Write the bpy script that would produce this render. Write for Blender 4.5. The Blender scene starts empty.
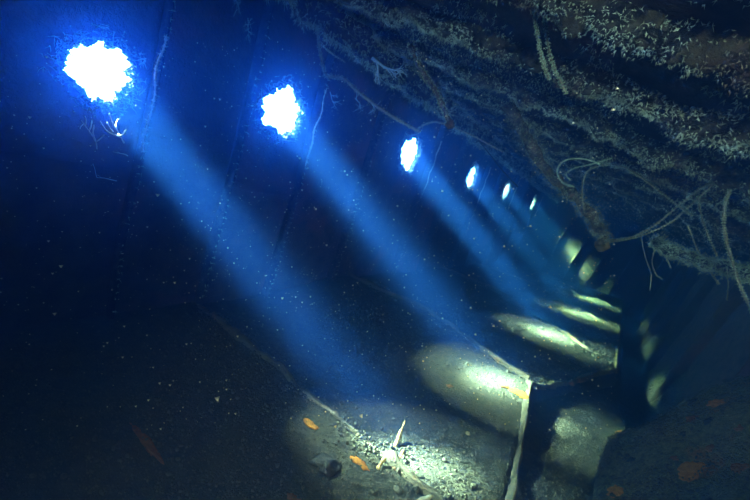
import bpy, math, random
import numpy as np
from mathutils import Vector

random.seed(7)
RNG = np.random.default_rng(7)
SC = bpy.context.scene
COL = SC.collection

# ------------------------------------------------------------------ camera, light, exposure
D = 3.0                                   # distance from the camera to the pierced hull side (m)
YAW = math.radians(33.7)                  # the hold runs off to the right of the view axis
SA, CA = math.sin(YAW), math.cos(YAW)

cam_data = bpy.data.cameras.new('camera')
cam_data.lens, cam_data.sensor_width = 18.0, 36.0
cam_data.clip_start = 0.02
cam = bpy.data.objects.new('camera', cam_data)
cam.rotation_euler = (math.pi / 2, 0, 0)
COL.objects.link(cam)
SC.camera = cam

SC.view_settings.view_transform = 'Standard'
SC.view_settings.look = 'None'
SC.view_settings.exposure = 0.0
SC.view_settings.gamma = 1.0
SC.view_settings.use_curve_mapping = False
SC.cycles.use_denoising = True
SC.cycles.max_bounces = 5
SC.cycles.diffuse_bounces = 2
SC.cycles.glossy_bounces = 1
SC.cycles.volume_bounces = 0
SC.cycles.sample_clamp_indirect = 4.0
SC.cycles.sample_clamp_direct = 20.0
SC.cycles.use_light_tree = True

world = bpy.data.worlds.new('open sea')
world.use_nodes = True
wb = world.node_tree.nodes['Background']
wb.inputs['Color'].default_value = (0.28, 0.52, 1.0, 1)
wb.inputs['Strength'].default_value = 42.0
SC.world = world

sun_data = bpy.data.lights.new('sun', 'SUN')
sun_data.energy = 620.0
sun_data.angle = math.radians(5.5)
sun_data.color = (0.80, 0.88, 1.0)
sun = bpy.data.objects.new('sun', sun_data)
sun.rotation_euler = Vector((0.80, 0.03, -1.0)).to_track_quat('-Z', 'Y').to_euler()
COL.objects.link(sun)

# the bright aureole that water draws around the sun
aur_data = bpy.data.lights.new('sun_aureole', 'SUN')
aur_data.energy = 480.0
aur_data.angle = math.radians(18)
aur_data.color = (0.80, 0.90, 1.0)
aur = bpy.data.objects.new('sun_aureole', aur_data)
aur.rotation_euler = sun.rotation_euler
COL.objects.link(aur)


def S(s, n, y):
    """ship coordinates (along the hold, inboard from the camera line, up), in units of D, to world metres"""
    return Vector((D * (SA * s + CA * n), D * (CA * s - SA * n), D * y))


def S_arr(s, n, y):
    s, n, y = np.broadcast_arrays(np.asarray(s, float), np.asarray(n, float), np.asarray(y, float))
    return np.stack([D * (SA * s + CA * n), D * (CA * s - SA * n), D * y], -1)


WALL_K = math.radians(22)                 # the hull side leans inboard at the top
WN, WU = math.sin(WALL_K), math.cos(WALL_K)


def W_arr(s, w, d=0.0):
    """point on the hull side: s along, w up the plating from hole height, d off the plating inboard"""
    return S_arr(s, -1 + np.asarray(w) * WN + np.asarray(d) * WU, 0.5 + np.asarray(w) * WU - np.asarray(d) * WN)


# (s, w, radius) of the six holes and a lamp of daylight in each one
HOLES = [(0.374, -0.084, 0.064), (0.907, -0.011, 0.079), (1.806, 0.033, 0.085),
         (2.765, 0.058, 0.076), (3.719, 0.087, 0.073), (4.974, 0.093, 0.072)]
DAY = [10, 11, 11, 11, 11, 11]
for (s, w, r), e in zip(HOLES, DAY):
    ld = bpy.data.lights.new('daylight', 'AREA')
    ld.shape = 'DISK'
    ld.size = 2 * r * D * 1.02
    ld.energy = e
    ld.color = (0.10, 0.38, 1.0)
    lo = bpy.data.objects.new('daylight', ld)
    lo.location = Vector(W_arr(s, w, -0.02))
    inw = Vector(W_arr(0, 0, 1) - W_arr(0, 0, 0))
    lo.rotation_euler = inw.to_track_quat('-Z', 'Y').to_euler()
    COL.objects.link(lo)


def strobe(loc, aim, energy, color, size, blend=0.9, radius=0.05):
    ld = bpy.data.lights.new('strobe', 'SPOT')
    ld.energy, ld.color = energy, color
    ld.spot_size, ld.spot_blend = math.radians(size), blend
    ld.shadow_soft_size = radius
    lo = bpy.data.objects.new('strobe', ld)
    lo.location = loc
    lo.rotation_euler = (Vector(aim) - Vector(loc)).to_track_quat('-Z', 'Y').to_euler()
    COL.objects.link(lo)


# the photographer's two strobes, held out behind and beside the camera
strobe((0.25, -1.4, -0.25), (1.9, 2.1, 1.5), 400, (0.90, 1.0, 0.80), 72, radius=0.08)
strobe((-0.3, -1.3, -0.3), (0.7, 1.9, -1.5), 430, (1.0, 0.88, 0.48), 88)





# ------------------------------------------------------------------ numeric noise
def _hash(ix, iy, iz, seed):
    h = (ix * 374761393 + iy * 668265263 + iz * 2147483647 + seed * 974711) & 0xFFFFFFFF
    h = ((h ^ (h >> 13)) * 1274126177) & 0xFFFFFFFF
    return ((h ^ (h >> 16)) & 0xFFFF) / 65535.0


def vnoise(P, seed=0):
    P = np.asarray(P, float)
    i = np.floor(P).astype(np.int64)
    f = P - i
    f = f * f * (3 - 2 * f)
    out = 0
    for dx in (0, 1):
        for dy in (0, 1):
            for dz in (0, 1):
                wgt = (f[..., 0] if dx else 1 - f[..., 0]) * (f[..., 1] if dy else 1 - f[..., 1]) * (f[..., 2] if dz else 1 - f[..., 2])
                out = out + wgt * _hash(i[..., 0] + dx, i[..., 1] + dy, i[..., 2] + dz, seed)
    return out * 2 - 1


def fbm(P, scale=1.0, octaves=4, seed=0):
    P = np.asarray(P, float) * scale
    a, t = 1.0, 0
    for k in range(octaves):
        t = t + a * vnoise(P, seed + k * 17)
        P = P * 2.03
        a *= 0.5
    return t


# ------------------------------------------------------------------ object helpers
def link(o, parent=None):
    COL.objects.link(o)
    if parent is not None:
        o.parent = parent
        par = parent
        off = Vector((0, 0, 0))
        while par is not None:
            off += Vector(par.location)
            par = par.parent
        o.location = Vector(o.location) - off
    return o


def tag(o, label=None, category=None, group=None, kind=None):
    if label: o['label'] = label
    if category: o['category'] = category
    if group: o['group'] = group
    if kind: o['kind'] = kind
    return o


def empty(name, loc, label=None, category=None, group=None, kind=None):
    o = bpy.data.objects.new(name, None)
    o.location = loc
    o.empty_display_size = 0.05
    COL.objects.link(o)
    return tag(o, label, category, group, kind)


def mesh(name, V, F, mat, parent=None, smooth=False, base=None):
    """V (n,3) world metres; F an int array (m,k) or a list of such arrays"""
    V = np.asarray(V, float).reshape(-1, 3)
    Fs = F if isinstance(F, list) else [F]
    Fs = [np.asarray(f, np.int32) for f in Fs if len(f)]
    if base is None:
        base = Vector(((V[:, 0].min() + V[:, 0].max()) / 2, (V[:, 1].min() + V[:, 1].max()) / 2, V[:, 2].min()))
    base = Vector(base)
    me = bpy.data.meshes.new(name)
    me.vertices.add(len(V))
    me.vertices.foreach_set('co', (V - np.array(base)).astype(np.float32).ravel())
    nl = sum(f.size for f in Fs)
    npoly = sum(len(f) for f in Fs)
    me.loops.add(nl)
    me.loops.foreach_set('vertex_index', np.concatenate([f.ravel() for f in Fs]))
    me.polygons.add(npoly)
    tot = np.concatenate([np.full(len(f), f.shape[1], np.int32) for f in Fs])
    st = np.concatenate([[0], np.cumsum(tot)[:-1]]).astype(np.int32)
    me.polygons.foreach_set('loop_start', st)
    if smooth:
        me.polygons.foreach_set('use_smooth', np.ones(npoly, bool))
    me.update(calc_edges=True)
    me.validate()
    if mat: me.materials.append(mat)
    o = bpy.data.objects.new(name, me)
    o.location = base
    return link(o, parent)


def grid_faces(nu, nv, off=0):
    i, j = np.meshgrid(np.arange(nu - 1), np.arange(nv - 1), indexing='ij')
    a = (i * nv + j).ravel()
    return np.stack([a, a + nv, a + nv + 1, a + 1], 1) + off


def slab(P00, P10, P11, P01, thick_vec):
    """thick quad; returns V, F"""
    p = [np.array(x, float) for x in (P00, P10, P11, P01)]
    t = np.array(thick_vec, float)
    V = np.array(p + [x + t for x in p])
    F = np.array([[0, 1, 2, 3], [7, 6, 5, 4], [0, 4, 5, 1], [1, 5, 6, 2], [2, 6, 7, 3], [3, 7, 4, 0]])
    return V, F


def catmull(pts, per=8):
    p = [np.array(q, float) for q in pts]
    p = [2 * p[0] - p[1]] + p + [2 * p[-1] - p[-2]]
    out = []
    for i in range(1, len(p) - 2):
        for k in range(per):
            t = k / per
            out.append(0.5 * ((2 * p[i]) + (-p[i - 1] + p[i + 1]) * t + (2 * p[i - 1] - 5 * p[i] + 4 * p[i + 1] - p[i + 2]) * t * t
                              + (-p[i - 1] + 3 * p[i] - 3 * p[i + 1] + p[i + 2]) * t ** 3))
    out.append(p[-2])
    return np.array(out)


def tube(path, radius, sides=8, lump=0.0, lump_scale=20, seed=0):
    path = np.asarray(path, float)
    n = len(path)
    r = np.broadcast_to(np.asarray(radius, float), (n,))
    tan = np.gradient(path, axis=0)
    tan /= np.linalg.norm(tan, axis=1)[:, None] + 1e-9
    ref = np.array([0.31, 0.17, 0.93]) if abs(tan[:, 2]).mean() < 0.8 else np.array([0.9, 0.2, 0.1])
    u = np.cross(tan, ref)
    u /= np.linalg.norm(u, axis=1)[:, None] + 1e-9
    v = np.cross(tan, u)
    th = np.arange(sides) / sides * 2 * np.pi
    ring = np.cos(th)[None, :, None] * u[:, None] + np.sin(th)[None, :, None] * v[:, None]
    V = path[:, None] + ring * r[:, None, None]
    if lump:
        V = V + ring * (fbm(V, lump_scale, 3, seed) * lump)[..., None]
    N = ring.reshape(-1, 3)
    V = V.reshape(-1, 3)
    i, j = np.meshgrid(np.arange(n - 1), np.arange(sides), indexing='ij')
    a = (i * sides + j).ravel(); b = (i * sides + (j + 1) % sides).ravel()
    F = np.stack([a, b, b + sides, a + sides], 1)
    V = np.vstack([V, path[:1], path[-1:]])
    N = np.vstack([N, -tan[:1], tan[-1:]])
    k = np.arange(sides)
    c0 = np.stack([np.full(sides, n * sides), (k + 1) % sides, k], 1)
    c1 = np.stack([np.full(sides, n * sides + 1), (n - 1) * sides + k, (n - 1) * sides + (k + 1) % sides], 1)
    return V, [F, np.vstack([c0, c1])], N


def bar(path, side, up, w, h, lump=0.0, lump_scale=12, seed=0, n=60, m=3):
    """rectangular bar along path, its section spanned by side and up; the surface is roughened"""
    path = np.asarray(path, float)
    t = np.linspace(0, len(path) - 1, n)
    P = np.stack([np.interp(t, np.arange(len(path)), path[:, k]) for k in range(3)], 1)
    side = np.array(side, float); up = np.array(up, float)
    prof = []
    for k in range(m): prof.append((-0.5 + k / m, -0.5))
    for k in range(m): prof.append((0.5, -0.5 + k / m))
    for k in range(m): prof.append((0.5 - k / m, 0.5))
    for k in range(m): prof.append((-0.5, 0.5 - k / m))
    prof = np.array(prof)
    off = prof[:, :1] * w * side[None] + prof[:, 1:] * h * up[None]
    V = P[:, None] + off[None]
    N = off / (np.linalg.norm(off, axis=1)[:, None] + 1e-9)
    N = np.broadcast_to(N[None], V.shape)
    if lump:
        V = V + N * (fbm(V, lump_scale, 3, seed) * lump)[..., None]
    sides = len(prof)
    V = V.reshape(-1, 3); N = N.reshape(-1, 3)
    i, j = np.meshgrid(np.arange(n - 1), np.arange(sides), indexing='ij')
    a = (i * sides + j).ravel(); b = (i * sides + (j + 1) % sides).ravel()
    F = np.stack([a, b, b + sides, a + sides], 1)
    e0 = np.arange(sides)[::-1][None]; e1 = ((n - 1) * sides + np.arange(sides))[None]
    return V, [F, e0, e1], N


def ico(sub=2):
    import bmesh
    bm = bmesh.new()
    bmesh.ops.create_icosphere(bm, subdivisions=sub, radius=1)
    V = np.array([v.co[:] for v in bm.verts]); F = np.array([[v.index for v in f.verts] for f in bm.faces])
    bm.free()
    return V, F


ICO = {k: ico(k) for k in (1, 2, 3, 4)}


def blob(center, radii, lump=0.25, scale=2.0, seed=0, sub=3):
    V, F = ICO[sub]
    r = 1 + lump * fbm(V + seed * 3.1, scale, 3, seed)
    return np.array(center) + V * r[:, None] * np.array(radii)[None], F


def spikes(P, N, length, width, k=4, spread=0.7, droop=0.0, seed=0, simple=False):
    """tufts of k thin three-sided blades at points P with normals N"""
    rng = np.random.default_rng(seed)
    P = np.repeat(np.asarray(P, float), k, 0); N = np.repeat(np.asarray(N, float), k, 0)
    n = len(P)
    d = N + rng.normal(0, spread, (n, 3)); d[:, 2] -= droop
    d /= np.linalg.norm(d, axis=1)[:, None] + 1e-9
    L = length * (0.35 + rng.random(n) ** 1.5 * 1.1)
    u = np.cross(d, rng.normal(0, 1, (n, 3))); u /= np.linalg.norm(u, axis=1)[:, None] + 1e-9
    v = np.cross(d, u)
    wv = width * (0.6 + 0.8 * rng.random(n))
    mid = P + d * (L * 0.55)[:, None] + u * (L * 0.12)[:, None]
    tip = mid + (d * (L * 0.45)[:, None] + rng.normal(0, 0.3, (n, 3)) * (L * 0.4)[:, None])
    b0 = P + u * wv[:, None]; b1 = P + (-0.5 * u + 0.87 * v) * wv[:, None]; b2 = P + (-0.5 * u - 0.87 * v) * wv[:, None]
    if simple:
        V = np.stack([b0, b1, b2, tip], 1).reshape(-1, 3)
        o = np.arange(n)[:, None] * 4
        return V, np.concatenate([o + np.array([[0, 1, 3]]), o + np.array([[1, 2, 3]]), o + np.array([[2, 0, 3]])])
    m0 = mid + u * wv[:, None] * 0.8; m1 = mid - u * wv[:, None] * 0.8
    V = np.stack([b0, b1, b2, m0, m1, tip], 1).reshape(-1, 3)
    o = np.arange(n)[:, None] * 6
    F = np.concatenate([o + np.array([[0, 1, 4]]), o + np.array([[0, 4, 3]]), o + np.array([[1, 2, 4]]), o + np.array([[2, 0, 3]]),
                        o + np.array([[2, 3, 4]]), o + np.array([[3, 4, 5]])])
    return V, F


def lumps(P, size, seed=0, sub=1):
    """many small rough stones at P"""
    rng = np.random.default_rng(seed)
    V0, F0 = ICO[sub]
    n = len(P)
    sc = (np.asarray(size) if np.ndim(size) else np.full(n, size))[:, None] * rng.uniform(0.6, 1.3, (n, 3))
    V = V0[None] * (1 + rng.normal(0, 0.16, (n, len(V0), 1))) * sc[:, None] + np.asarray(P)[:, None]
    F = (F0[None] + (np.arange(n) * len(V0))[:, None, None]).reshape(-1, 3)
    return V.reshape(-1, 3), F


def surface_points(V, N, count, seed=0, keep=None):
    rng = np.random.default_rng(seed)
    i = rng.integers(0, len(V), count)
    P = V[i]; Q = N[i]
    if keep is not None:
        m = keep(P, Q, rng)
        P, Q = P[m], Q[m]
    return P, Q


# ------------------------------------------------------------------ materials
def material(name, base, dark=None, scale=8.0, rough=0.95, bump=0.0, bump_scale=60.0, patch=None, patch_scale=2.5, patch_lo=0.56, patch_hi=0.66,
             speck=None, speck_amt=0.3, speck_scale=160.0, bump_dist=0.01, spec=0.1):
    m = bpy.data.materials.new(name)
    m.use_nodes = True
    nt = m.node_tree
    N, Lk = nt.nodes, nt.links
    b = N['Principled BSDF']
    b.inputs['Roughness'].default_value = rough
    b.inputs['Specular IOR Level'].default_value = spec
    geo = N.new('ShaderNodeNewGeometry')
    pos = geo.outputs['Position']

    def noise(sc, detail=5.0, r=0.6):
        t = N.new('ShaderNodeTexNoise')
        t.inputs['Scale'].default_value = sc; t.inputs['Detail'].default_value = detail; t.inputs['Roughness'].default_value = r
        Lk.new(pos, t.inputs['Vector'])
        return t.outputs['Fac']

    def ramp(fac, lo, hi):
        t = N.new('ShaderNodeMapRange'); t.inputs['From Min'].default_value = lo; t.inputs['From Max'].default_value = hi
        Lk.new(fac, t.inputs['Value'])
        return t.outputs['Result']

    def mix(fac, a, c):
        t = N.new('ShaderNodeMix'); t.data_type = 'RGBA'
        Lk.new(fac, t.inputs['Factor'])
        for sock, val in ((t.inputs['A'], a), (t.inputs['B'], c)):
            if isinstance(val, tuple): sock.default_value = (*val, 1)
            else: Lk.new(val, sock)
        return t.outputs['Result']

    c = mix(ramp(noise(scale), 0.3, 0.7), dark or base, base)
    if patch:
        c = mix(ramp(noise(patch_scale, 4.0, 0.55), patch_lo, patch_hi), c, patch)
    if speck:
        v = N.new('ShaderNodeTexVoronoi'); v.inputs['Scale'].default_value = speck_scale
        Lk.new(pos, v.inputs['Vector'])
        c = mix(ramp(v.outputs['Distance'], speck_amt, speck_amt * 0.5), c, speck)
    Lk.new(c, b.inputs['Base Color'])
    if bump:
        bp = N.new('ShaderNodeBump')
        bp.inputs['Strength'].default_value = bump; bp.inputs['Distance'].default_value = bump_dist
        Lk.new(noise(bump_scale, 6.0, 0.7), bp.inputs['Height'])
        Lk.new(bp.outputs['Normal'], b.inputs['Normal'])
    return m


M_SILT = material('silt', (0.072, 0.069, 0.054), (0.036, 0.036, 0.030), 14, bump=1.0, bump_scale=45, bump_dist=0.03, speck=(0.2, 0.2, 0.17), speck_amt=0.14, speck_scale=55)
M_SILT2 = material('coarse silt', (0.16, 0.165, 0.14), (0.07, 0.075, 0.064), 22, bump=1.0, bump_scale=40, bump_dist=0.05,
                   patch=(0.22, 0.10, 0.03), patch_scale=1.7, patch_lo=0.6, patch_hi=0.7, speck=(0.4, 0.42, 0.38), speck_amt=0.16, speck_scale=45)
M_RUST = material('rusted floor steel', (0.15, 0.135, 0.105), (0.085, 0.077, 0.062), 12, bump=0.9, bump_scale=40, bump_dist=0.02, patch=(0.38, 0.18, 0.05), patch_scale=2.6, patch_lo=0.58, patch_hi=0.68)
M_HULL = material('hull steel', (0.10, 0.085, 0.085), (0.045, 0.04, 0.045), 6, bump=0.7, bump_scale=22, bump_dist=0.03, patch=(0.14, 0.07, 0.055), patch_scale=1.4)
M_SIDE = material('leaning side steel', (0.17, 0.13, 0.125), (0.075, 0.062, 0.062), 9, bump=0.9, bump_scale=24, bump_dist=0.04)
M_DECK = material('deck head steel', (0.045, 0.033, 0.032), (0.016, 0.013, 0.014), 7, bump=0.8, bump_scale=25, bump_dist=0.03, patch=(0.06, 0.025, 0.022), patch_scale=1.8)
M_BEAM = material('encrusted beam', (0.10, 0.10, 0.095), (0.02, 0.018, 0.018), 16, bump=1.0, bump_scale=40, bump_dist=0.04, patch=(0.045, 0.03, 0.03), patch_scale=3.0)
M_GROW = material('pale growth', (0.52, 0.70, 0.80), (0.07, 0.085, 0.095), 9, patch=(0.13, 0.11, 0.115), patch_scale=3.0)
M_GROWB = material('blue grey growth', (0.55, 0.78, 0.80), (0.14, 0.22, 0.22), 6)
M_CABLE = material('encrusted cable', (0.36, 0.38, 0.37), (0.13, 0.12, 0.11), 25, bump=0.8, bump_scale=90)
M_SPAR = material('brown crust', (0.15, 0.125, 0.10), (0.03, 0.026, 0.024), 18, bump=1.0, bump_scale=50, patch=(0.15, 0.10, 0.065), patch_scale=9)
M_CORAL = material('white coral', (0.75, 0.75, 0.72), (0.6, 0.6, 0.56), 20)
M_BLUE = material('blue hydroid', (0.45, 0.70, 0.95), (0.35, 0.55, 0.8), 20)
M_ORANGE = material('orange sponge', (0.52, 0.22, 0.035), (0.30, 0.11, 0.02), 30, bump=0.8, bump_scale=90)
M_BROWN = material('rust brown sponge', (0.26, 0.11, 0.03), (0.14, 0.06, 0.02), 25, bump=0.8, bump_scale=80)
M_STICK = material('tan tube', (0.42, 0.30, 0.15), (0.25, 0.17, 0.09), 30, bump=0.6, bump_scale=90)
M_WHITE = material('bone white crust', (0.62, 0.60, 0.52), (0.40, 0.38, 0.32), 25, bump=0.8, bump_scale=70)
M_DARK = material('dark crust', (0.05, 0.05, 0.052), (0.025, 0.025, 0.028), 15, bump=0.9, bump_scale=50)
M_STONE = material('rubble', (0.11, 0.105, 0.084), (0.036, 0.036, 0.029), 20, bump=0.8, bump_scale=60)
M_SNOW = material('pale specks', (0.85, 0.85, 0.82))

# ------------------------------------------------------------------ the sea water
wm = bpy.data.materials.new('sea water')
wm.use_nodes = True
nt = wm.node_tree
nt.nodes.clear()
out = nt.nodes.new('ShaderNodeOutputMaterial')


def vol(kind, color, density, g=None):
    nd = nt.nodes.new(kind)
    nd.inputs['Color'].default_value = (*color, 1)
    nd.inputs['Density'].default_value = density
    if g is not None: nd.inputs['Anisotropy'].default_value = g
    return nd


parts = [vol('ShaderNodeVolumeScatter', (0.022, 0.155, 1.0), 0.033, 0.0),      # fine haze, scatters all round
         vol('ShaderNodeVolumeScatter', (0.03, 0.20, 1.0), 0.085, 0.87),      # large particles, scatter forwards
         vol('ShaderNodeVolumeAbsorption', (0.14, 0.62, 1.0), 0.12)]
acc = parts[0]
for nd in parts[1:]:
    ad = nt.nodes.new('ShaderNodeAddShader')
    nt.links.new(acc.outputs[0], ad.inputs[0]); nt.links.new(nd.outputs[0], ad.inputs[1])
    acc = ad
nt.links.new(acc.outputs[0], out.inputs['Volume'])
V, F = slab(S(-0.74, -1.75, -1.05), S(5.75, -1.75, -1.05), S(5.75, 1.15, -1.05), S(-0.74, 1.15, -1.05), (0, 0, 2.35 * D))
o = mesh('sea_water', V, F, wm)
tag(o, 'clear blue sea water with fine haze filling the whole hold', 'water', kind='stuff')

# ------------------------------------------------------------------ hull side with six holes
wall = empty('wall_left', S(0.4, -1.25, -0.16), 'dark riveted hull side plating pierced by six ragged bright holes', 'wall', kind='structure')
FRAMES = [-0.55, -0.05, 0.483, 0.76, 1.055, 1.45, 2.05, 2.42, 3.0, 3.4, 3.91, 4.45, 5.2, 5.6]
STRAKES = [(-0.95, -0.30), (-0.30, 0.29), (0.29, 0.62)]
T = 0.006


def hole_outline(th, r, seed):
    rng = np.random.default_rng(seed)
    f = np.ones_like(th)
    for k, a in ((2, 0.05), (3, 0.07), (5, 0.05), (7, 0.045), (11, 0.04), (17, 0.035)):
        f += a * np.cos(k * th + rng.uniform(0, 6.28))
    return r * (f + rng.normal(0, 0.06, len(th))) * (1 + 0.10 * np.sin(th) ** 2)


def holed_plate(s0, s1, w0, w1, hole, seed, off):
    hs, hw, hr = hole
    th = np.linspace(0, 2 * np.pi, 220, endpoint=False)
    corners = [math.atan2(w - hw, s - hs) % (2 * math.pi) for s in (s0, s1) for w in (w0, w1)]
    for c in corners:
        th[np.argmin(np.abs(th - c))] = c
    r = hole_outline(th, hr, seed)
    c, sn = np.cos(th), np.sin(th)
    R = np.minimum(np.where(c > 0, (s1 - hs) / np.where(c > 1e-6, c, 1e-6), (s0 - hs) / np.where(c < -1e-6, c, -1e-6)),
                   np.where(sn > 0, (w1 - hw) / np.where(sn > 1e-6, sn, 1e-6), (w0 - hw) / np.where(sn < -1e-6, sn, -1e-6)))
    lev = [0, 0.04, 0.1, 0.2, 0.4, 0.7, 1.0]
    rows = []
    for k, l in enumerate(lev):
        rr = r + (R - r) * l
        s, w = hs + rr * c, hw + rr * sn
        d = off + 0.004 * fbm(np.stack([s * 9, w * 9, s * 0], -1), 1, 3, seed) * (0 if l in (1.0,) else 1)
        rows.append(W_arr(s, w, d))
    rows.append(W_arr(hs + R * c, hw + R * sn, off - T))
    rows.append(W_arr(hs + r * 1.03 * c, hw + r * 1.03 * sn, off - T))
    rows.append(rows[0])
    V = np.array(rows)
    n, mm = V.shape[:2]
    i, j = np.meshgrid(np.arange(n - 1), np.arange(mm), indexing='ij')
    a = (i * mm + j).ravel(); b = (i * mm + (j + 1) % mm).ravel()
    return V.reshape(-1, 3), np.stack([a, b, b + mm, a + mm], 1), (hs + r * c, hw + r * sn)


OUT = {}
for fi in range(len(FRAMES) - 1):
    s0, s1 = FRAMES[fi] - 0.003, FRAMES[fi + 1] + 0.003
    for si, (w0, w1) in enumerate(STRAKES):
        off = (0.0, 0.004, -0.001)[si] + 0.001 * ((fi * 7 + si) % 3)
        hole = next((k for k, h in enumerate(HOLES) if s0 < h[0] < s1 and w0 < h[1] < w1), None)
        if hole is not None:
            V, F, OUT[hole] = holed_plate(s0, s1, w0 - 0.008, w1 + 0.008, HOLES[hole], 100 + hole, off)
            mesh('hull_plate', V, F, M_HULL, wall)
        else:
            nu, nv = 14, 18
            s, w = np.meshgrid(np.linspace(s0, s1, nu), np.linspace(w0 - 0.008, w1 + 0.008, nv), indexing='ij')
            d = off + 0.004 * fbm(np.stack([s * 7, w * 7, s * 0 + fi], -1), 1, 3, 5)
            V = np.concatenate([W_arr(s, w, d).reshape(-1, 3), W_arr(s, w, off - T).reshape(-1, 3)])
            F = np.vstack([grid_faces(nu, nv), grid_faces(nu, nv, nu * nv)[:, ::-1]])
            mesh('hull_plate', V, F, M_HULL, wall)

for fi, fs in enumerate(FRAMES[:-1]):
    path = [W_arr(fs + 0.006 * math.sin(k * 1.3 + fi), w, 0.02) for k, w in enumerate(np.linspace(-0.92, 0.5, 8))]
    al = np.array(S(1, 0, 0)) - np.array(S(0, 0, 0)); al = al / np.linalg.norm(al)
    inw = W_arr(0, 0, 1) - W_arr(0, 0, 0); inw = inw / np.linalg.norm(inw)
    V, F, N = bar(path, al, inw, 0.022, 0.13, 0.012, 9, fi, n=70, m=2)
    fr = mesh('hull_frame', V, F, M_BEAM, wall)
    P, Q = surface_points(V, N, 420 if fs < 3.2 else 160, fi, lambda p, q, r: (q @ inw > 0.2))
    V, F = spikes(P, Q, 0.03, 0.0022, 3, 0.8, 0.1, fi)
    tag(mesh('hydroid_growth', V, F, M_GROWB, fr), kind='stuff')

    near_hole = [h for h in HOLES if 0 < fs - h[0] < 0.30]
    if near_hole:
        ww = np.linspace(near_hole[0][1] - 0.16, near_hole[0][1] + 0.13, 40)
        path = W_arr(fs - 0.004 + 0.004 * np.sin(ww * 40), ww, 0.045 + 0.003 * np.sin(ww * 61))
        V, F, N = tube(path, 0.003 + 0.007 * np.abs(np.sin(np.arange(40) * 1.9 + fi)) ** 3, 6, 0.004, 60, fi)
        V2, F2 = spikes(V, N, 0.02, 0.0016, 3, 0.8, 0, fi, simple=True)
        mesh('lit_edge_crust', np.vstack([V, V2]), F + [F2 + len(V)], M_CORAL, fr)  # edge growth coloured white beside the hole, to show its light caught there

for k, (hs, hw, hr) in enumerate(HOLES):
    names = ['nearest the camera, almost round, at far left', 'second from the left, with a notched lower edge', 'third from the left, narrow and tall',
             'fourth from the left, a slim bright sliver', 'fifth from the left, a small bright sliver', 'farthest and smallest, at the end of the row']
    win = empty('window_%d' % (k + 1), Vector(W_arr(hs, hw - hr, 0)), 'ragged daylight hole in the hull side, ' + names[k], 'porthole', kind='structure')
    s, w = OUT[k]
    ring = W_arr(s, w, 0.006)
    path = np.vstack([ring, ring[:1]])
    V, F, N = tube(path, 0.016, 7, 0.012, 18, k)
    mesh('corroded_rim', V, F, M_BEAM, win)
    idx = RNG.integers(0, len(ring), 420)
    cen = W_arr(hs, hw, 0.006)
    dirc = ring[idx] - cen; dirc /= np.linalg.norm(dirc, axis=1)[:, None]
    wide = RNG.random((len(idx), 1)) ** 2 * 0.10
    P = ring[idx] + dirc * wide + inw * 0.012
    Q = inw[None] * 0.7 - dirc * 0.5 * (RNG.random((len(idx), 1)) > 0.45)
    V, F = spikes(P, Q, 0.05, 0.0028, 3, 0.6, 0, 40 + k)
    tag(mesh('hydroid_growth', V, F, M_GROWB, win), kind='stuff')

# ------------------------------------------------------------------ floor: tilted silted plating, stepping down to the right
FG = math.radians(20)
FN, FU = math.sin(FG), math.cos(FG)


def floor_y(n, h=-0.57):
    return (h - FN * n) / FU


def n_edge(s):
    return np.interp(s, [-1, 0.81, 1.474, 2.194, 4.03, 6], [-0.19, -0.212, -0.293, -0.041, -0.035, -0.04])


RIDGES = [-0.05, 0.735, 1.474, 2.20, 3.38, 4.42]


def ridge_skew(s, n):
    """how far a floor frame has swung from square at n"""
    tilt = np.interp(s, [0.7, 1.47, 2.2, 6], [0, -0.27, -0.9, -0.9])
    return tilt * (n - np.interp(s, [0.7, 1.47, 2.2, 3.38], [-0.3, -0.293, -0.05, -0.29]))



def floor_disp(s, n):
    p = np.stack([s, n, s * 0], -1)
    d = 0.010 * fbm(p, 3.0, 3, 2) + 0.0035 * fbm(p, 22, 3, 9) + 0.0016 * fbm(p, 70, 2, 12)
    u = s - ridge_skew(s, np.maximum(n, -0.8)) * 0.8
    k = np.searchsorted(RIDGES, u)
    lo = np.array([-1.0] + RIDGES)[k]; hi = np.array(RIDGES + [5.6])[np.minimum(k, len(RIDGES))]
    f = (u - lo) / (hi - lo)
    d -= 0.042 * np.clip((1.42 - s) / 0.5, 0, 1.2)
    d += 0.030 * (f - 0.35) ** 2 * 2.0 - 0.006                        # silt banked against the frames
    return d


floor = empty('floor', S(0.7, -0.8, floor_y(-0.8)), 'sloping silt-covered hold floor crossed by low frames', 'floor', kind='structure')
ss = np.concatenate([np.arange(-0.78, 1.7, 0.006), np.arange(1.7, 2.8, 0.010), np.arange(2.8, 5.62, 0.03)])
ss = np.unique(np.concatenate([ss, [1.474, 2.194]]))
vv = np.linspace(0, 1, 170)
s, v = np.meshgrid(ss, vv, indexing='ij')
e = n_edge(s) + 0.006 * fbm(np.stack([s * 14, s * 0, s * 0], -1), 1, 3, 3)
n = -1.45 + (e + 1.45) * v
d = floor_disp(s, n)
y = floor_y(n)
V = S_arr(s, n + d * FN, y + d * FU)
# skirt: the torn edge drops to the lower bed
sk = S_arr(s[:, -1], n[:, -1] + 0.0, y[:, -1] - 0.16)
V = np.concatenate([V, sk[:, None]], 1)
mesh('silt_bed', V, grid_faces(len(ss), len(vv) + 1), M_SILT, floor, smooth=True)

# plate edge along the drop
pe_s = [np.linspace(-0.7, 1.474, 60), np.linspace(1.474, 2.194, 24), np.linspace(2.194, 5.5, 40)]
for k, q in enumerate(pe_s):
    nn = n_edge(q)
    dd = floor_disp(q, nn)
    path = S_arr(q, nn, floor_y(nn) + dd - 0.004)
    side = np.array(S(0.0, 1, 0)); side /= np.linalg.norm(side)
    V, F, N = bar(path, side, (0, 0, 1), 0.05, 0.055, 0.02, 10, 60 + k, n=150, m=3)
    mesh('plate_edge', V, F, M_RUST, floor, smooth=False)

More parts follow.
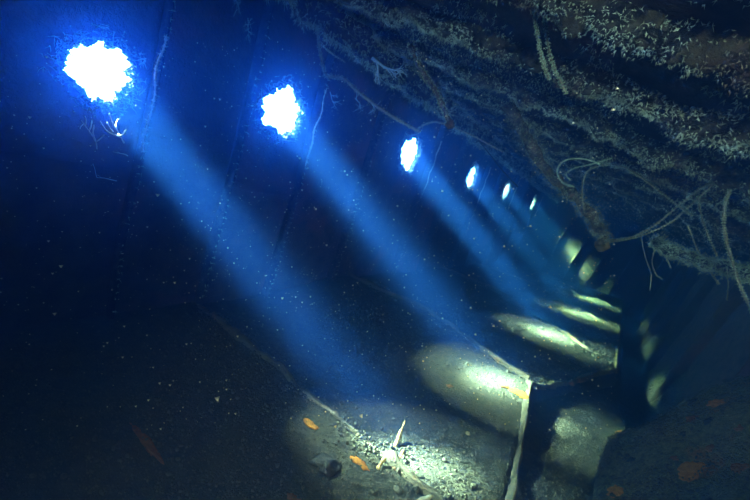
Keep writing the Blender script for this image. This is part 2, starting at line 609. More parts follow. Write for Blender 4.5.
# frames crossing the floor
for k, rs in enumerate(RIDGES):
    nn = np.linspace(-1.35, n_edge(rs) - 0.005, 40)
    q = rs + 0.006 * np.sin(nn * 9 + k) + ridge_skew(rs, np.maximum(nn, -0.8))
    path = S_arr(q, nn, floor_y(nn) + floor_disp(q, nn) + 0.004)
    al = np.array(S(1, 0, 0)); al /= np.linalg.norm(al)
    up = np.array(S(0, FN, FU)); up /= np.linalg.norm(up)
    h = (0.09, 0.075, 0.09, 0.10, 0.10, 0.10)[k]
    V, F, N = bar(path, al, up, 0.035 if k < 3 else 0.05, h, 0.022, 8, 70 + k, n=220, m=3)
    fr = mesh('floor_frame', V, F, M_RUST, floor)
    c = (500, 900, 1000, 1300, 1000, 500)[k]
    q = RNG.uniform(-1.2, n_edge(rs) - 0.02, c)
    ds = RNG.normal(0, 0.028, c) + 0.012 + ridge_skew(rs, np.maximum(q, -0.8))
    P = S_arr(rs + ds, q, floor_y(q) + floor_disp(rs + ds, q) + 0.002)
    V, F = lumps(P, RNG.gamma(1.5, (0.003, 0.003, 0.0045, 0.008, 0.011, 0.012)[k], c) + 0.003 + 0.0012 * k, 80 + k)
    tag(mesh('rubble', V, F, M_STONE, fr), kind='stuff')

# loose grit over the near bays
c = 42000
q = RNG.uniform(0.0, 1.0, c) ** 0.7
gs = -0.1 + RNG.random(c) ** 1.2 * 3.6
gn = -1.2 + (n_edge(gs) + 1.2) * q
P = S_arr(gs, gn, floor_y(gn) + floor_disp(gs, gn) + 0.0005)
V, F = lumps(P, RNG.gamma(1.3, 0.0022, c) + 0.0024, 90)
tag(mesh('grit', V, F, M_STONE, floor), kind='stuff')

c = 6000
gs = RNG.uniform(1.5, 4.6, c)
gn = -0.75 + (n_edge(gs) + 0.73) * RNG.random(c)
P = S_arr(gs, gn, floor_y(gn) + floor_disp(gs, gn) + 0.0005)
V, F = lumps(P, (RNG.gamma(1.4, 0.006, c) + 0.006) * (0.5 + gs / 4), 95)
tag(mesh('grit', V, F, M_STONE, floor), kind='stuff')

# lower bed
LH = -0.64
s, v = np.meshgrid(np.arange(-0.78, 5.6, 0.010), np.linspace(0, 1, 60), indexing='ij')
e0 = n_edge(s) - 0.06
e1 = np.interp(s, [-1, 1.3, 1.75, 1.95, 6], [0.03, 0.03, 0.0, -0.03, -0.02]) + 0.008 * fbm(np.stack([s * 9, s * 0, s * 0], -1), 1, 3, 21)
n = e0 + (e1 - e0) * v
p = np.stack([s, n, s * 0], -1)
d = 0.008 * fbm(p, 3.5, 3, 31) + 0.003 * fbm(p, 24, 3, 32) + 0.0016 * fbm(p, 70, 2, 33)
y = floor_y(n, LH) + d
V = S_arr(s, n, y)
V = np.concatenate([V, S_arr(s[:, -1], n[:, -1] + 0.01, y[:, -1] - 0.2)[:, None]], 1)
mesh('lower_silt_bed', V, grid_faces(s.shape[0], 61), M_SILT, floor, smooth=True)
c = 5000
gs = RNG.uniform(0.6, 2.0, c); gn = RNG.uniform(-0.22, 0.0, c)
P = S_arr(gs, gn, floor_y(gn, LH) + 0.001)
V, F = lumps(P, RNG.gamma(1.6, 0.0022, c) + 0.002, 91)
tag(mesh('grit', V, F, M_STONE, floor), kind='stuff')

# bilge trough
s, n = np.meshgrid(np.arange(-0.78, 5.65, 0.02), np.linspace(-0.10, 0.24, 30), indexing='ij')
V = S_arr(s, n, -0.80 + 0.012 * fbm(np.stack([s, n, s * 0], -1), 8, 3, 35))
mesh('bilge_bed', V, grid_faces(*s.shape), M_SILT2, floor, smooth=True)

# ------------------------------------------------------------------ right side: leaning plating with frames
RB = math.radians(62)
RC, RS = math.cos(RB), math.sin(RB)


def R_arr(s, t, d=0.0):
    return S_arr(s, 0.12 + np.asarray(t) * RC - np.asarray(d) * RS, -0.82 + np.asarray(t) * RS + np.asarray(d) * RC)


wr = empty('wall_right', S(2.6, 0.12, -0.8), 'dark leaning plating on the right, rising from the bilge', 'wall', kind='structure')
RF = [-0.78, 0.1, 0.85, 1.6, 2.3, 2.95, 3.6, 4.3, 5.6]
for k in range(len(RF) - 1):
    nu, nv = 40, 40
    s, t = np.meshgrid(np.linspace(RF[k] - 0.003, RF[k + 1] + 0.003, nu), np.linspace(-0.1, 1.15, nv), indexing='ij')
    p = np.stack([s, t, s * 0], -1)
    d = 0.010 * fbm(p, 4, 3, 50 + k) + 0.004 * fbm(p, 20, 3, 55)
    V = np.concatenate([R_arr(s, t, d).reshape(-1, 3), R_arr(s, t, -0.02).reshape(-1, 3)])
    mesh('side_plate', V, np.vstack([grid_faces(nu, nv), grid_faces(nu, nv, nu * nv)[:, ::-1]]), M_SIDE, wr, smooth=True)
    al = np.array(S(1, 0, 0)); al /= np.linalg.norm(al)
    nrm = R_arr(0, 0, 1) - R_arr(0, 0, 0); nrm /= np.linalg.norm(nrm)
    path = [R_arr(RF[k], t, 0.02) for t in np.linspace(-0.02, 0.9, 10)]
    V, F, N = bar(path, al, nrm, 0.03, 0.20, 0.015, 8, k, n=70, m=3)
    mesh('side_frame', V, F, M_HULL, wr)
# silt lying in the foot of the right side
s, v = np.meshgrid(np.arange(0.9, 3.6, 0.012), np.linspace(0, 1, 40), indexing='ij')
n = 0.02 + v * 0.22
y = -0.81 + 0.16 * v ** 1.4 + 0.5 * np.maximum(v - 0.5, 0) * 0.22 + 0.012 * fbm(np.stack([s, n, s * 0], -1), 7, 4, 58) + 0.03 * np.sin(s * 6) * v
mesh('silt_bank', S_arr(s, n, y), grid_faces(*s.shape), M_SILT2, wr, smooth=True)
c = 700
gs = RNG.uniform(1.6, 2.6, c); gv = RNG.uniform(0.1, 1, c)
P = S_arr(gs, 0.02 + gv * 0.22, -0.805 + 0.16 * gv ** 1.4 + 0.11 * np.maximum(gv - 0.5, 0) + 0.03 * np.sin(gs * 6) * gv)
V, F = lumps(P, RNG.gamma(1.6, 0.004, c) + 0.004, 92)
tag(mesh('pebbles', V, F, M_STONE, wr), kind='stuff')

# ------------------------------------------------------------------ end bulkhead and the wall behind the camera
wf = empty('wall_front', S(5.52, -0.2, -0.8), 'far bulkhead closing the end of the hold, with slanting stiffeners', 'wall', kind='structure')
ES = 5.31
cols = np.linspace(-1.6, 1.2, 9)
for k in range(8):
    nu, nv = 16, 40
    n, y = np.meshgrid(np.linspace(cols[k] - 0.004, cols[k + 1] + 0.004, nu), np.linspace(-1.0, 1.25, nv), indexing='ij')
    d = 0.006 * fbm(np.stack([n, y, n * 0], -1), 6, 3, 61)
    V = np.concatenate([S_arr(ES + d, n, y).reshape(-1, 3), S_arr(ES + 0.03, n, y).reshape(-1, 3)])
    mesh('bulkhead_plate', V, np.vstack([grid_faces(nu, nv), grid_faces(nu, nv, nu * nv)[:, ::-1]]), M_HULL, wf)
for k in range(6):
    n0 = -1.184 + 0.3 * k
    path = [S(ES - 0.02, n0 + 0.55 * t, -0.75 + t) for t in np.linspace(0, 1.6, 8)]
    sd = np.array(S(0, 0.87, -0.48)); sd /= np.linalg.norm(sd)
    fd = np.array(S(1, 0, 0)); fd /= np.linalg.norm(fd)
    V, F, N = bar(path, sd, fd, 0.06, 0.18, 0.015, 8, k, n=40, m=2)
    mesh('stiffener', V, F, M_HULL, wf)
wk = empty('wall_back', S(-0.76, -0.2, -0.8), 'plain dark bulkhead behind the camera', 'wall', kind='structure')
V, F = slab(S(-0.80, -1.8, -1.05), S(-0.80, 1.3, -1.05), S(-0.80, 1.3, 1.3), S(-0.80, -1.8, 1.3), np.array(S(0.02, 0, 0)))
mesh('bulkhead_plate', V, F, M_HULL, wk)

# ------------------------------------------------------------------ deck head (ceiling): sloping plates on encrusted beams
CN, CY = 0.834, -0.55                                # cross direction of the deck head in (n, y)


def C_arr(s, t, d=0.0):
    """deck head: t across from the hull side, d below the plating"""
    return S_arr(s, -0.95 + np.asarray(t) * CN - np.asarray(d) * 0.55, 0.918 + np.asarray(t) * CY - np.asarray(d) * 0.834)


ceil = empty('ceiling', S(1.5, -0.2, 0.4), 'sloping rusty deck head overhead, hung with encrusted beams', 'ceiling', kind='structure')
BEAMS = [-0.45, -0.15, 0.15, 0.27, 0.52, 0.78] + [1.06 + 0.29 * k for k in range(16)]
BEAMS = [b + 0.02 * math.sin(k * 2.1) for k, b in enumerate(BEAMS)]
cross = C_arr(0, 1) - C_arr(0, 0); cross /= np.linalg.norm(cross)
down = C_arr(0, 0, 1) - C_arr(0, 0, 0); down /= np.linalg.norm(down)
along = np.array(S(1, 0, 0)); along /= np.linalg.norm(along)
edges = [-0.82] + BEAMS[1:] + [5.62]
for k in range(len(edges) - 1):
    nu, nv = 12, 70
    s, t = np.meshgrid(np.linspace(edges[k] - 0.004, edges[k + 1] + 0.004, nu), np.linspace(-0.35, 1.95, nv), indexing='ij')
    p = np.stack([s, t, s * 0], -1)
    d = 0.008 * fbm(p, 5, 4, 66)
    V = np.concatenate([C_arr(s, t, d).reshape(-1, 3), C_arr(s, t, -0.02).reshape(-1, 3)])
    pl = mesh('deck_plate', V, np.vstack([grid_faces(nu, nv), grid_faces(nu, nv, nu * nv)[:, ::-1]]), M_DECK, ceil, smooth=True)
    if edges[k] < 2.6:
        c = 3500
        gs = RNG.uniform(edges[k], edges[k + 1], c); gt = RNG.uniform(0.05, 1.65, c)
        keep = fbm(np.stack([gs * 5, gt * 5, gs * 0], -1), 1, 3, 67) > -0.1
        P = C_arr(gs[keep], gt[keep], 0.004)
        V, F = spikes(P, np.broadcast_to(down, P.shape), 0.012 if edges[k] < 0.5 else 0.02, 0.0014 if edges[k] < 0.5 else 0.0024, 4, 0.8, 0.2, 200 + k, simple=True)
        tag(mesh('hydroid_growth', V, F, M_GROW, pl), kind='stuff')
for k, bs in enumerate(BEAMS):
    near = bs < 2.3
    tt = np.linspace(0.02, 1.66, 30)
    path = C_arr(bs + 0.012 * np.sin(tt * 5 + k * 1.7), tt, 0.018 + 0.006 * np.sin(tt * 7 + k))
    V, F, N = bar(path, along, down, 0.085, 0.11, 0.05, 9, 300 + k, n=420 if near else 90, m=6 if near else 4)
    bm_o = mesh('deck_beam', V, F, M_BEAM, ceil)
    c = 15000 if bs < 1.5 else (9000 if near else 1500)
    P, Q = surface_points(V, N, c, 300 + k, lambda p, q, r: ((q @ down > 0.1) | (r.random(len(q)) < 0.45)) & (fbm(p, 4.5, 3, 12) + r.normal(0, 0.3, len(p)) > -0.45))
    P = P + RNG.normal(0, 0.010, P.shape)
    V, F = spikes(P, Q, 0.008 if bs < 0.4 else (0.013 if bs < 0.7 else 0.02), (0.0011 if bs < 0.4 else 0.0017) if bs < 0.7 else (0.0026 if near else 0.005), 5, 0.8, 0.3, 400 + k, simple=True)
    tag(mesh('hydroid_growth', V, F, M_GROW, bm_o), kind='stuff')
# fore-and-aft girder under the beams
gs = np.linspace(-0.5, 5.4, 60)
path = C_arr(gs, 0.36 + 0.008 * np.sin(gs * 4), 0.075)
V, F, N = bar(path, cross, down, 0.05, 0.22, 0.05, 6, 500, n=420, m=4)
gd = mesh('deck_girder', V, F, M_BEAM, ceil)
P, Q = surface_points(V, N, 15000, 501)
P = P + RNG.normal(0, 0.02, P.shape)
V, F = spikes(P, Q, 0.05, 0.0032, 4, 0.8, 0.25, 502)
tag(mesh('hydroid_growth', V, F, M_GROWB, gd), kind='stuff')


# ------------------------------------------------------------------ loose things
def at(px, py, z):
    """the point that stands z * D metres ahead of the camera on the sight line measured at (px, py)"""
    return np.array([(px - 375) / 375 * z * D, z * D, (250 - py) / 375 * z * D])


def cable(name, pts, r, mat, label, category, fuzz=0.0, n_fuzz=0, group=None, lump=0.3, taper=None, gmat=None, sides=8, fw=0.0016, per=10):
    p = catmull([at(*q) for q in pts], per)
    if name.startswith(('loop', 'bent_c', 'cable', 'hanging_c', 'drooping', 'thin')):
        r *= 0.62; fuzz *= 0.6; fw *= 0.8
    rr = r * (1 + 0.15 * np.sin(np.arange(len(p)) * 0.9))
    if taper is not None: rr = rr * np.linspace(1, taper, len(p))
    V, F, N = tube(p, rr, sides, r * lump, 0.6 / r, len(label))
    o = mesh(name, V, F, mat, None, True, base=p[0])
    tag(o, label, category, group)
    if n_fuzz:
        P, Q = surface_points(V, N, n_fuzz, len(label))
        V, F = spikes(P + RNG.normal(0, r * 0.4, P.shape), Q, fuzz, fw, 3, 0.8, 0.1, len(label))
        tag(mesh('hydroid_growth', V, F, gmat or M_GROWB, o), kind='stuff')
    return o


cable('hanging_strand', [(531, -25, .56), (533, 0, .56), (536, 25, .555), (541, 55, .55), (549, 79, .55)], .0045, M_CABLE,
      'fuzzy pale strand hanging at top right, left one of a close pair', 'strand', .007, 900)
cable('hanging_strand', [(547, -25, .57), (545, 0, .57), (545, 25, .565), (552, 62, .56), (566, 93, .56)], .0045, M_CABLE,
      'fuzzy pale strand hanging at top right, longer right one of a close pair', 'strand', .007, 1000)
sp = cable('encrusted_spar', [(508, 104, 1.16), (528, 142, 1.16), (548, 172, 1.15), (574, 196, 1.14), (594, 221, 1.13), (606, 239, 1.12)], .05, M_SPAR,
           'thick brown encrusted spar hanging down from the deck head, knobbed at its end', 'spar', .03, 2600, lump=0.55, gmat=M_GROW, sides=14, taper=0.8)
V, F = blob(at(601, 245, 1.12), (.05, .05, .055), .45, 2.2, 5)
mesh('end_knob', V, F, M_SPAR, sp)
cable('looping_cable', [(606, 240, 1.12), (628, 238, 1.08), (652, 227, 1.02), (688, 198, .94), (712, 183, .88), (752, 176, .8)], .011, M_CABLE,
      'grey cable sweeping from the spar knob up to the right edge', 'cable', .016, 900)
cable('looping_cable', [(604, 243, 1.12), (636, 237, 1.05), (668, 224, .98), (692, 204, .92), (716, 181, .86)], .010, M_CABLE,
      'grey cable beside the first, sagging lower from the spar knob', 'cable', .014, 700)
cable('bent_cable', [(585, 213, 1.12), (582, 192, 1.12), (587, 172, 1.1), (604, 165, 1.06), (626, 168, 1.0), (650, 184, .97), (676, 204, .93), (692, 216, .9)], .011, M_CABLE,
      'grey cable arching up from the middle of the spar then falling to the right', 'cable', .014, 800)
cable('cable_loop', [(574, 187, 1.1), (562, 182, 1.08), (557, 170, 1.07), (566, 160, 1.06), (584, 159, 1.06), (600, 164, 1.05)], .009, M_GROWB,
      'small pale cable loop curling beside the upper spar', 'cable', .012, 400)
cable('cable_loop', [(570, 180, 1.09), (566, 174, 1.08), (575, 168, 1.07), (592, 164, 1.06), (612, 158, 1.03)], .007, M_GROWB,
      'thin pale cable running inside the small loop near the spar', 'cable', .010, 300)
cable('hanging_cable', [(730, 190, .74), (725, 205, .74), (724, 228, .74), (731, 258, .73), (741, 287, .72), (754, 318, .71)], .011, M_CABLE,
      'thick pale cable hanging down along the right edge of the photo', 'cable', .012, 900)
cable('hanging_cable', [(698, 196, .86), (700, 210, .86), (706, 230, .85), (717, 256, .84)], .008, M_CABLE,
      'short cable hanging left of the thick one at right edge', 'cable', .012, 400)
cable('hanging_cable', [(688, 226, .9), (696, 246, .9), (708, 268, .89), (719, 284, .88)], .007, M_CABLE,
      'thin cable slanting down across the crusted pipe', 'cable', .012, 300)
cable('drooping_thread', [(641, 236, 1.0), (645, 256, 1.0), (651, 274, 1.0), (650, 290, 1.0)], .004, M_CABLE,
      'hair-thin thread drooping below the looping cables, leftmost', 'thread', .01, 120)
cable('drooping_thread', [(668, 236, .97), (656, 248, .97), (652, 262, .97), (656, 274, .97), (662, 279, .97)], .004, M_CABLE,
      'hair-thin thread curling in a hook below the looping cables', 'thread', .01, 120)
cable('drooping_thread', [(664, 244, .95), (666, 256, .95), (671, 268, .95)], .004, M_CABLE,
      'hair-thin short thread hanging at the left end of the crusted pipe', 'thread', .01, 100)
cable('drooping_thread', [(727, 268, .8), (728, 285, .8), (727, 300, .8)], .004, M_CABLE,
      'hair-thin thread hanging straight from the crusted pipe at right', 'thread', .01, 100)
cable('crusted_pipe', [(655, 240, .98), (672, 252, .94), (700, 260, .88), (728, 268, .82), (760, 274, .76)], .034, M_BEAM,
      'thick pipe crusted with blue growth crossing to the right edge', 'pipe', .018, 3500, lump=.6, sides=12)
bp_ = cable('bent_pipe', [(317, 28, 1.12), (319, 45, 1.11), (322, 62, 1.1), (326, 75, 1.1), (334, 77, 1.1), (344, 79, 1.1), (356, 90, 1.1), (378, 107, 1.1), (400, 121, 1.1), (420, 132, 1.1)], .013, M_CABLE,
            'thin bent pipe dropping from the deck head then running right', 'pipe', .012, 700, lump=.2)
cable('twig', [(322, 44, 1.1), (330, 52, 1.1), (345, 62, 1.1)], .006, M_CABLE, 'short thin twig branching off the upper bent pipe', 'twig', .01, 120)
br = cable('encrusted_bar', [(410, 45, .92), (420, 68, .92), (433, 87, .92), (442, 104, .92), (449, 122, .92)], .017, M_SPAR,
           'dark crusted bar hanging below the girder, ending in a knob', 'bar', .015, 600, lump=.35)
V, F = blob(at(450, 124, .92), (.030, .030, .03), .4, 2.2, 9)
mesh('end_knob', V, F, M_SPAR, br)
cable('thin_wire', [(416, 130, 1.4), (424, 125, 1.4), (436, 122, 1.4), (452, 127, 1.4), (475, 137, 1.4), (503, 152, 1.4)], .012, M_CABLE,
      'pale wire arching over the third hole toward the right', 'wire', .02, 400)
cable('thin_rod', [(478, 140, 1.5), (488, 152, 1.5), (502, 170, 1.5), (518, 187, 1.5)], .009, M_DARK,
      'thin dark rod slanting down above the two smallest holes', 'rod')


def coral(name, root, normal, size, mat, label, category, seed, depth=4, kids=3, r0=.012, spread=.65, group=None):
    rng = random.Random(seed)
    Vs, Fs3, Fs4, off = [], [], [], 0

    def grow(p, d, L, r, k):
        nonlocal off
        pts = [p]
        for i in range(3):
            d = (d + Vector((rng.gauss(0, .16), rng.gauss(0, .16), rng.gauss(0, .16)))).normalized()
            pts.append(pts[-1] + d * L / 3)
        V, F, N = tube(np.array(pts), np.linspace(r, r * .6, 4), 5)
        Vs.append(V); Fs4.append(F[0] + off); Fs3.append(F[1] + off); off += len(V)
        if k <= 0: return
        for q in range(kids if k > 1 else 2):
            nd = (d + Vector((rng.gauss(0, spread), rng.gauss(0, spread), rng.gauss(0, spread)))).normalized()
            grow(pts[rng.choice((1, 2, 3))], nd, L * rng.uniform(.55, .85), r * .62, k - 1)
    grow(Vector(root), Vector(normal).normalized(), size, r0, depth)
    o = mesh(name, np.vstack(Vs), [np.vstack(Fs4), np.vstack(Fs3)], mat, None, True, base=root)
    tag(o, label, category, group)
    return o


iv = Vector(inw)
def coral_from(name, lines, r, mat, label, category):
    Vs, F4, F3, off = [], [], [], 0
    for ln in lines:
        p = catmull([at(*q) for q in ln], 5)
        V, F, N = tube(p, np.linspace(r, r * .6, len(p)), 6, r * .3, 60, off)
        Vs.append(V); F4.append(F[0] + off); F3.append(F[1] + off); off += len(V)
    tag(mesh(name, np.vstack(Vs), [np.vstack(F4), np.vstack(F3)], mat, None, True, base=Vs[0][0]), label, category)


coral_from('branching_coral', [[(97, 149, .865), (95, 140, .85), (89, 131, .84), (81, 120, .83)], [(85, 126, .835), (86, 121, .83), (85, 116, .82)], [(89, 131, .84), (91, 126, .84), (92, 120, .85)],
                               [(95, 140, .85), (93, 133, .84), (94, 125, .83)], [(96, 142, .85), (100, 139, .84), (104, 135, .83)], [(84, 124, .835), (81, 126, .83), (80, 129, .83)]],
           .0055, M_CORAL, 'white branching coral under the first hole, left one', 'coral')
coral_from('branching_coral', [[(124, 143, .865), (120, 135, .85), (113, 123, .84), (109, 113, .83)], [(120, 137, .85), (115, 135, .85), (107, 131, .84), (100, 121, .83)], [(118, 134, .85), (122, 135, .84), (126, 130, .83)],
                               [(113, 132, .845), (110, 128, .84), (107, 122, .84)], [(116, 129, .845), (116, 124, .85), (118, 119, .86)]],
           .0055, M_CORAL, 'white branching coral under the first hole, right one', 'coral')
coral('coral_twig', at(128, 156, .88), Vector((-.8, -.2, .5)), .07, M_CORAL, 'tiny white coral twig below the right branching coral', 'coral', 5, 1, 2, .004)
coral('coral_twig', at(117, 181, .86), Vector((-.9, -.2, .3)), .12, M_BLUE, 'faint thin coral twig low on the hull below first hole', 'coral', 6, 1, 2, .004)
coral('blue_hydroid', at(372, 58, 1.0), Vector((.9, -.1, -.7)), .13, M_BLUE, 'feathery blue hydroid hanging under the deck beams', 'hydroid', 11, 4, 3, .016, .5)
for k, (px, py, zz, sd, lb) in enumerate([(330, 106, 1.15, 21, 'faint drooping hydroid above right of second hole, left one of three'), (355, 112, 1.18, 22, 'faint drooping hydroid above right of second hole, middle one of three'),
                                          (372, 118, 1.2, 23, 'faint drooping hydroid above right of second hole, right one of three')]):
    coral('drooping_hydroid', at(px, py - 14, zz), Vector((.2, -.1, -1)), .08, M_BLUE, lb, 'hydroid', sd, 3, 3, .005, .7)
coral('wall_hydroid', at(262, 88, 1.22), Vector((-.1, -.3, -1)), .16, M_GROWB, 'stringy hydroid trailing down left of the second hole', 'hydroid', 31, 2, 2, .006, .4)
coral('wall_hydroid', at(60, 5, .84), Vector((.05, -.3, -1)), .2, M_GROWB, 'stringy hydroid trailing down above left of the first hole', 'hydroid', 32, 2, 2, .004, .4)

for k, (px, py, zz, lb) in enumerate([(232, 2, 1.05, 'tuft of hydroids at the top edge, left of two others'), (248, 30, 1.1, 'tuft of hydroids hanging below the top edge between first two holes'),
                                      (268, 6, 1.15, 'tuft of hydroids at the top edge nearest the deck beams')]):
    coral('hydroid_tuft', at(px, py - 12, zz), Vector((.1, -.2, -1)), .12, M_GROWB, lb, 'hydroid', 51 + k, 4, 3, .006, .8)

# the mound on the right
gs, gn = np.meshgrid(np.linspace(-0.2, 1.43, 260), np.linspace(-0.065, 0.47, 150), indexing='ij')
p = np.stack([gs, gn, gs * 0], -1)
edge_s = 0.018 * fbm(np.stack([gn * 8, gn * 0, gn * 0], -1), 1, 3, 81)
edge_n = 0.012 * fbm(np.stack([gs * 8, gs * 0 + 3, gs * 0], -1), 1, 3, 82)


def mound_y(s, n):
    p = np.stack([s, n, s * 0], -1)
    return (-0.58 + 0.75 * (n + 0.05) + 0.020 * fbm(p, 4, 3, 83) + 0.008 * fbm(p, 16, 3, 84) + 0.0035 * fbm(p, 50, 2, 85)
            - 0.03 * np.clip((s - 1.36) / 0.07, 0, 1) ** 2 - 0.03 * np.clip((-0.02 - n) / 0.045, 0, 1) ** 2)


my = mound_y(gs, gn)
V = S_arr(gs + edge_s * gs / 1.43, gn + edge_n * (0.47 - gn) / 0.53, my)
top = V
skirt_far = V[-1].copy(); skirt_far[:, 2] -= 0.5 * D
skirt_left = V[:, 0].copy(); skirt_left[:, 2] -= 0.28 * D
V = np.concatenate([V, np.concatenate([skirt_far])[None]], 0)
sl = np.concatenate([skirt_left, skirt_left[-1:] - np.array([[0, 0, .3 * D]])], 0)
V = np.concatenate([sl[:, None], V], 1)
md = mesh('silt_mound', V, grid_faces(V.shape[0], V.shape[1]), M_SILT2, None, True)
tag(md, 'big silt-covered mound sloping up to the lower right corner', 'mound')
c = 14000
qs = RNG.uniform(0.5, 1.4, c); qn = np.where(RNG.random(c) < .3, -0.06 + np.abs(RNG.normal(0, .018, c)), RNG.uniform(-0.06, .42, c))
P = S_arr(qs, qn, mound_y(qs, qn) + .0008)
V, F = lumps(P, RNG.gamma(1.3, 0.0024, c) + 0.0028, 93)
tag(mesh('pebbles', V, F, M_STONE, md), kind='stuff')


def mound_at(px, py):
    x, yy = (px - 375) / 375, (250 - py) / 375
    z = -0.5425 / (yy - 0.75 * (CA * x - SA))
    s, n = z * (SA * x + CA), z * (CA * x - SA)
    return s, n


for px, py, rx, ry, mat, lb in [
    (692, 423, .035, .02, M_BROWN, 'small rust sponge near the middle of the mound'),
    (676, 455, .03, .018, M_BROWN, 'dark rust sponge left of the large orange patch on the mound'),
    (694, 467, .075, .03, M_ORANGE, 'largest orange sponge patch spread over the mound face'),
    (716, 411, .045, .03, M_ORANGE, 'orange sponge lump high on the mound toward right'),
    (712, 447, .03, .02, M_BROWN, 'rust sponge right of and above the large orange patch'),
    (740, 463, .035, .022, M_BROWN, 'rust sponge by the right edge of the photo on the mound'),
    (742, 432, .03, .02, M_BROWN, 'small rust sponge at right edge above another on the mound'),
    (617, 490, .055, .03, M_ORANGE, 'orange sponge at the foot of the mound, lower left'),
    (619, 420, .03, .015, M_ORANGE, 'small orange sponge on the mound crest at its left end'),
]:
    s_, n_ = mound_at(px, py)
    b = S_arr(s_, n_, mound_y(np.array(s_), np.array(n_)))
    V, F = blob(b, (rx, rx * .9, ry * .55), .5, 2.0, int(px), 4)
    V[:, 2] += (V[:, 0] - b[0]) * .45 * 1.0
    tag(mesh('encrusting_sponge', V, F, mat, None, True, base=b), lb, 'sponge')
for px, py, lb in [(692, 405, 'dark crust spot just below the mound crest'), (683, 436, 'dark crust spot at the mound centre'), (710, 428, 'dark crust spot right of the mound centre'), (632, 460, 'dark crust spot low on the mound left side')]:
    s_, n_ = mound_at(px, py)
    b = S_arr(s_, n_, mound_y(np.array(s_), np.array(n_)))
    V, F = blob(b, (.03, .03, .012), .5, 2.0, int(px), 3)
    V[:, 2] += (V[:, 0] - b[0]) * .6
    tag(mesh('dark_crust', V, F, M_DARK, None, True, base=b), lb, 'crust')


def on_floor(px, py, h=-0.57):
    x, yy = (px - 375) / 375, (250 - py) / 375
    z = h / (FN * (CA * x - SA) + FU * yy)
    s, n = z * (SA * x + CA), z * (CA * x - SA)
    d = float(floor_disp(np.array([s]), np.array([n]))[0])
    return S(s, n + d * FN, floor_y(n) + d * FU)


def stick(name, px, py, tip, r, mat, label, cat, taper=.4):
    b = np.array(on_floor(px, py))
    p = np.linspace(0, 1, 10)[:, None] * np.array(tip)[None] + b - np.array(tip)[None] * .08
    V, F, N = tube(p, r * np.linspace(1, taper, 10), 9, r * .45, .7 / r, int(px))
    return tag(mesh(name, V, F, mat, None, True, base=b), label, cat)


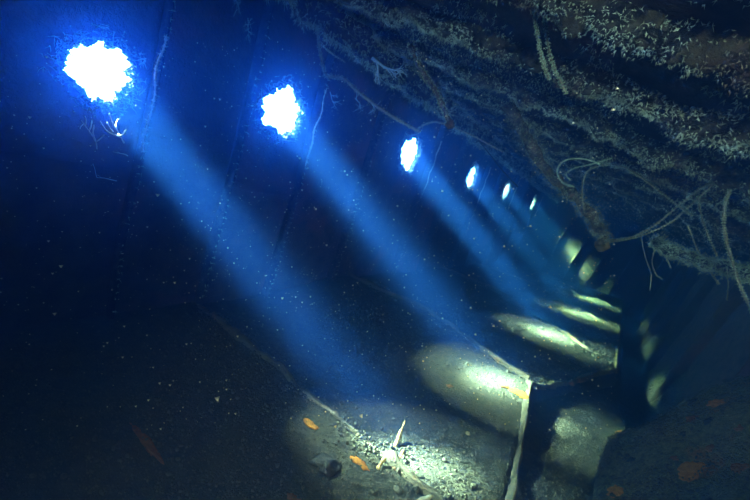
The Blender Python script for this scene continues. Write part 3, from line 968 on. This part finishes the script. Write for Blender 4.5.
stick('tube_worm', 402, 426, (.09, .10, .165), .016, M_STICK, 'tan upright tube standing in the silt, farther one', 'tube')
stick('tube_worm', 400, 452, (.075, .06, .10), .017, M_STICK, 'pale tan tube leaning right beside the near floor frame', 'tube', .6)
stick('broken_stub', 424, 487, (.14, .10, .03), .022, M_WHITE, 'white crusted stub lying on bright silt at bottom', 'stub', .75)
stick('short_tube', 384, 452, (.05, .04, .06), .014, M_STICK, 'short tan tube beside the rusty middle of the near frame', 'tube', .7)
for px, py, r, mat, nm, cat, lb in [
    (334, 446, (.09, .08, .035), M_DARK, 'dark_clump', 'clump', 'dark clump half buried behind the near floor frame'),
    (386, 492, (.05, .05, .03), M_ORANGE, 'orange_sponge', 'sponge', 'bright orange sponge lump at the bottom edge left of centre'),
    (364, 446, (.07, .03, .02), M_ORANGE, 'orange_sponge', 'sponge', 'orange crust patch along the near floor frame'),
    (316, 408, (.06, .03, .02), M_ORANGE, 'orange_sponge', 'sponge', 'orange crust patch higher up the near floor frame'),
    (300, 476, (.05, .03, .012), M_BROWN, 'rust_patch', 'crust', 'low rusty crust on dark silt left of the near frame'),
    (150, 420, (.16, .022, .010), M_BROWN, 'rust_patch', 'crust', 'long faint rusty crust on dark silt at lower left'),
    (517, 392, (.11, .06, .02), M_ORANGE, 'orange_sponge', 'sponge', 'orange crust by the bright plate corner'),
    (505, 386, (.05, .04, .015), M_ORANGE, 'orange_sponge', 'sponge', 'small orange crust left of the bright plate corner'),
    (414, 460, (.03, .03, .022), M_STONE, 'stone', 'stone', 'grey stone casting a shadow beside the near frame'),
    (405, 473, (.03, .03, .02), M_STONE, 'stone', 'stone', 'grey stone at the near frame close to the bottom'),
    (473, 420, (.02, .02, .015), M_WHITE, 'stone', 'stone', 'pale little stone in the middle of the lit silt'),
    (452, 379, (.035, .03, .02), M_BROWN, 'brown_clump', 'clump', 'brown clump at the left end of the bright patch'),
    (604, 321, (.10, .09, .09), M_DARK, 'dark_clump', 'clump', 'dark lump at the lower end of a distant lit ridge, nearer of two'),
    (597, 316, (.09, .08, .08), M_DARK, 'dark_clump', 'clump', 'dark lump at the lower end of a distant lit ridge, farther of two'),
]:
    b = np.array(on_floor(px, py))
    V, F = blob(b, r, .45, 2.0, int(px), 3)
    rot = math.radians(-35 if r[0] > r[1] * 1.5 else 0)
    q = V - b
    V = b + np.stack([q[:, 0] * math.cos(rot) - q[:, 1] * math.sin(rot), q[:, 0] * math.sin(rot) + q[:, 1] * math.cos(rot), q[:, 2] - 0.30 * q[:, 0]], 1)
    tag(mesh(nm, V, F, mat, None, True, base=b), lb, cat)

# drifting specks in the water
c = 26000
z = (RNG.random(c) ** 0.6) * 3.3 + 0.3
px = RNG.uniform(-20, 620, c); py = RNG.uniform(40, 430, c)
P = np.stack([(px - 375) / 375 * z * D, z * D, (250 - py) / 375 * z * D], 1)
sn = np.stack([P @ np.array([SA, CA, 0]) / D, P @ np.array([CA, -SA, 0]) / D, P[:, 2] / D], 1)
ok = (sn[:, 2] > floor_y(sn[:, 1]) + .04) & (sn[:, 1] > -1 + (sn[:, 2] - .5) * .404 + .04) & (sn[:, 2] < .28 - .66 * sn[:, 1]) & (sn[:, 1] < .1)
P = P[ok]
tet = np.array([[1, 1, 1], [1, -1, -1], [-1, 1, -1], [-1, -1, 1]]) * .6
sz = (RNG.gamma(2.0, .0009, len(P)) + .0010)
V = (P[:, None] + tet[None] * sz[:, None, None]).reshape(-1, 3)
F = (np.array([[0, 1, 2], [0, 3, 1], [0, 2, 3], [1, 3, 2]])[None] + (np.arange(len(P)) * 4)[:, None, None]).reshape(-1, 3)
tag(mesh('drifting_specks', V, F, M_SNOW), 'fine pale specks drifting in the water, glinting in the light beams', 'specks', kind='stuff')
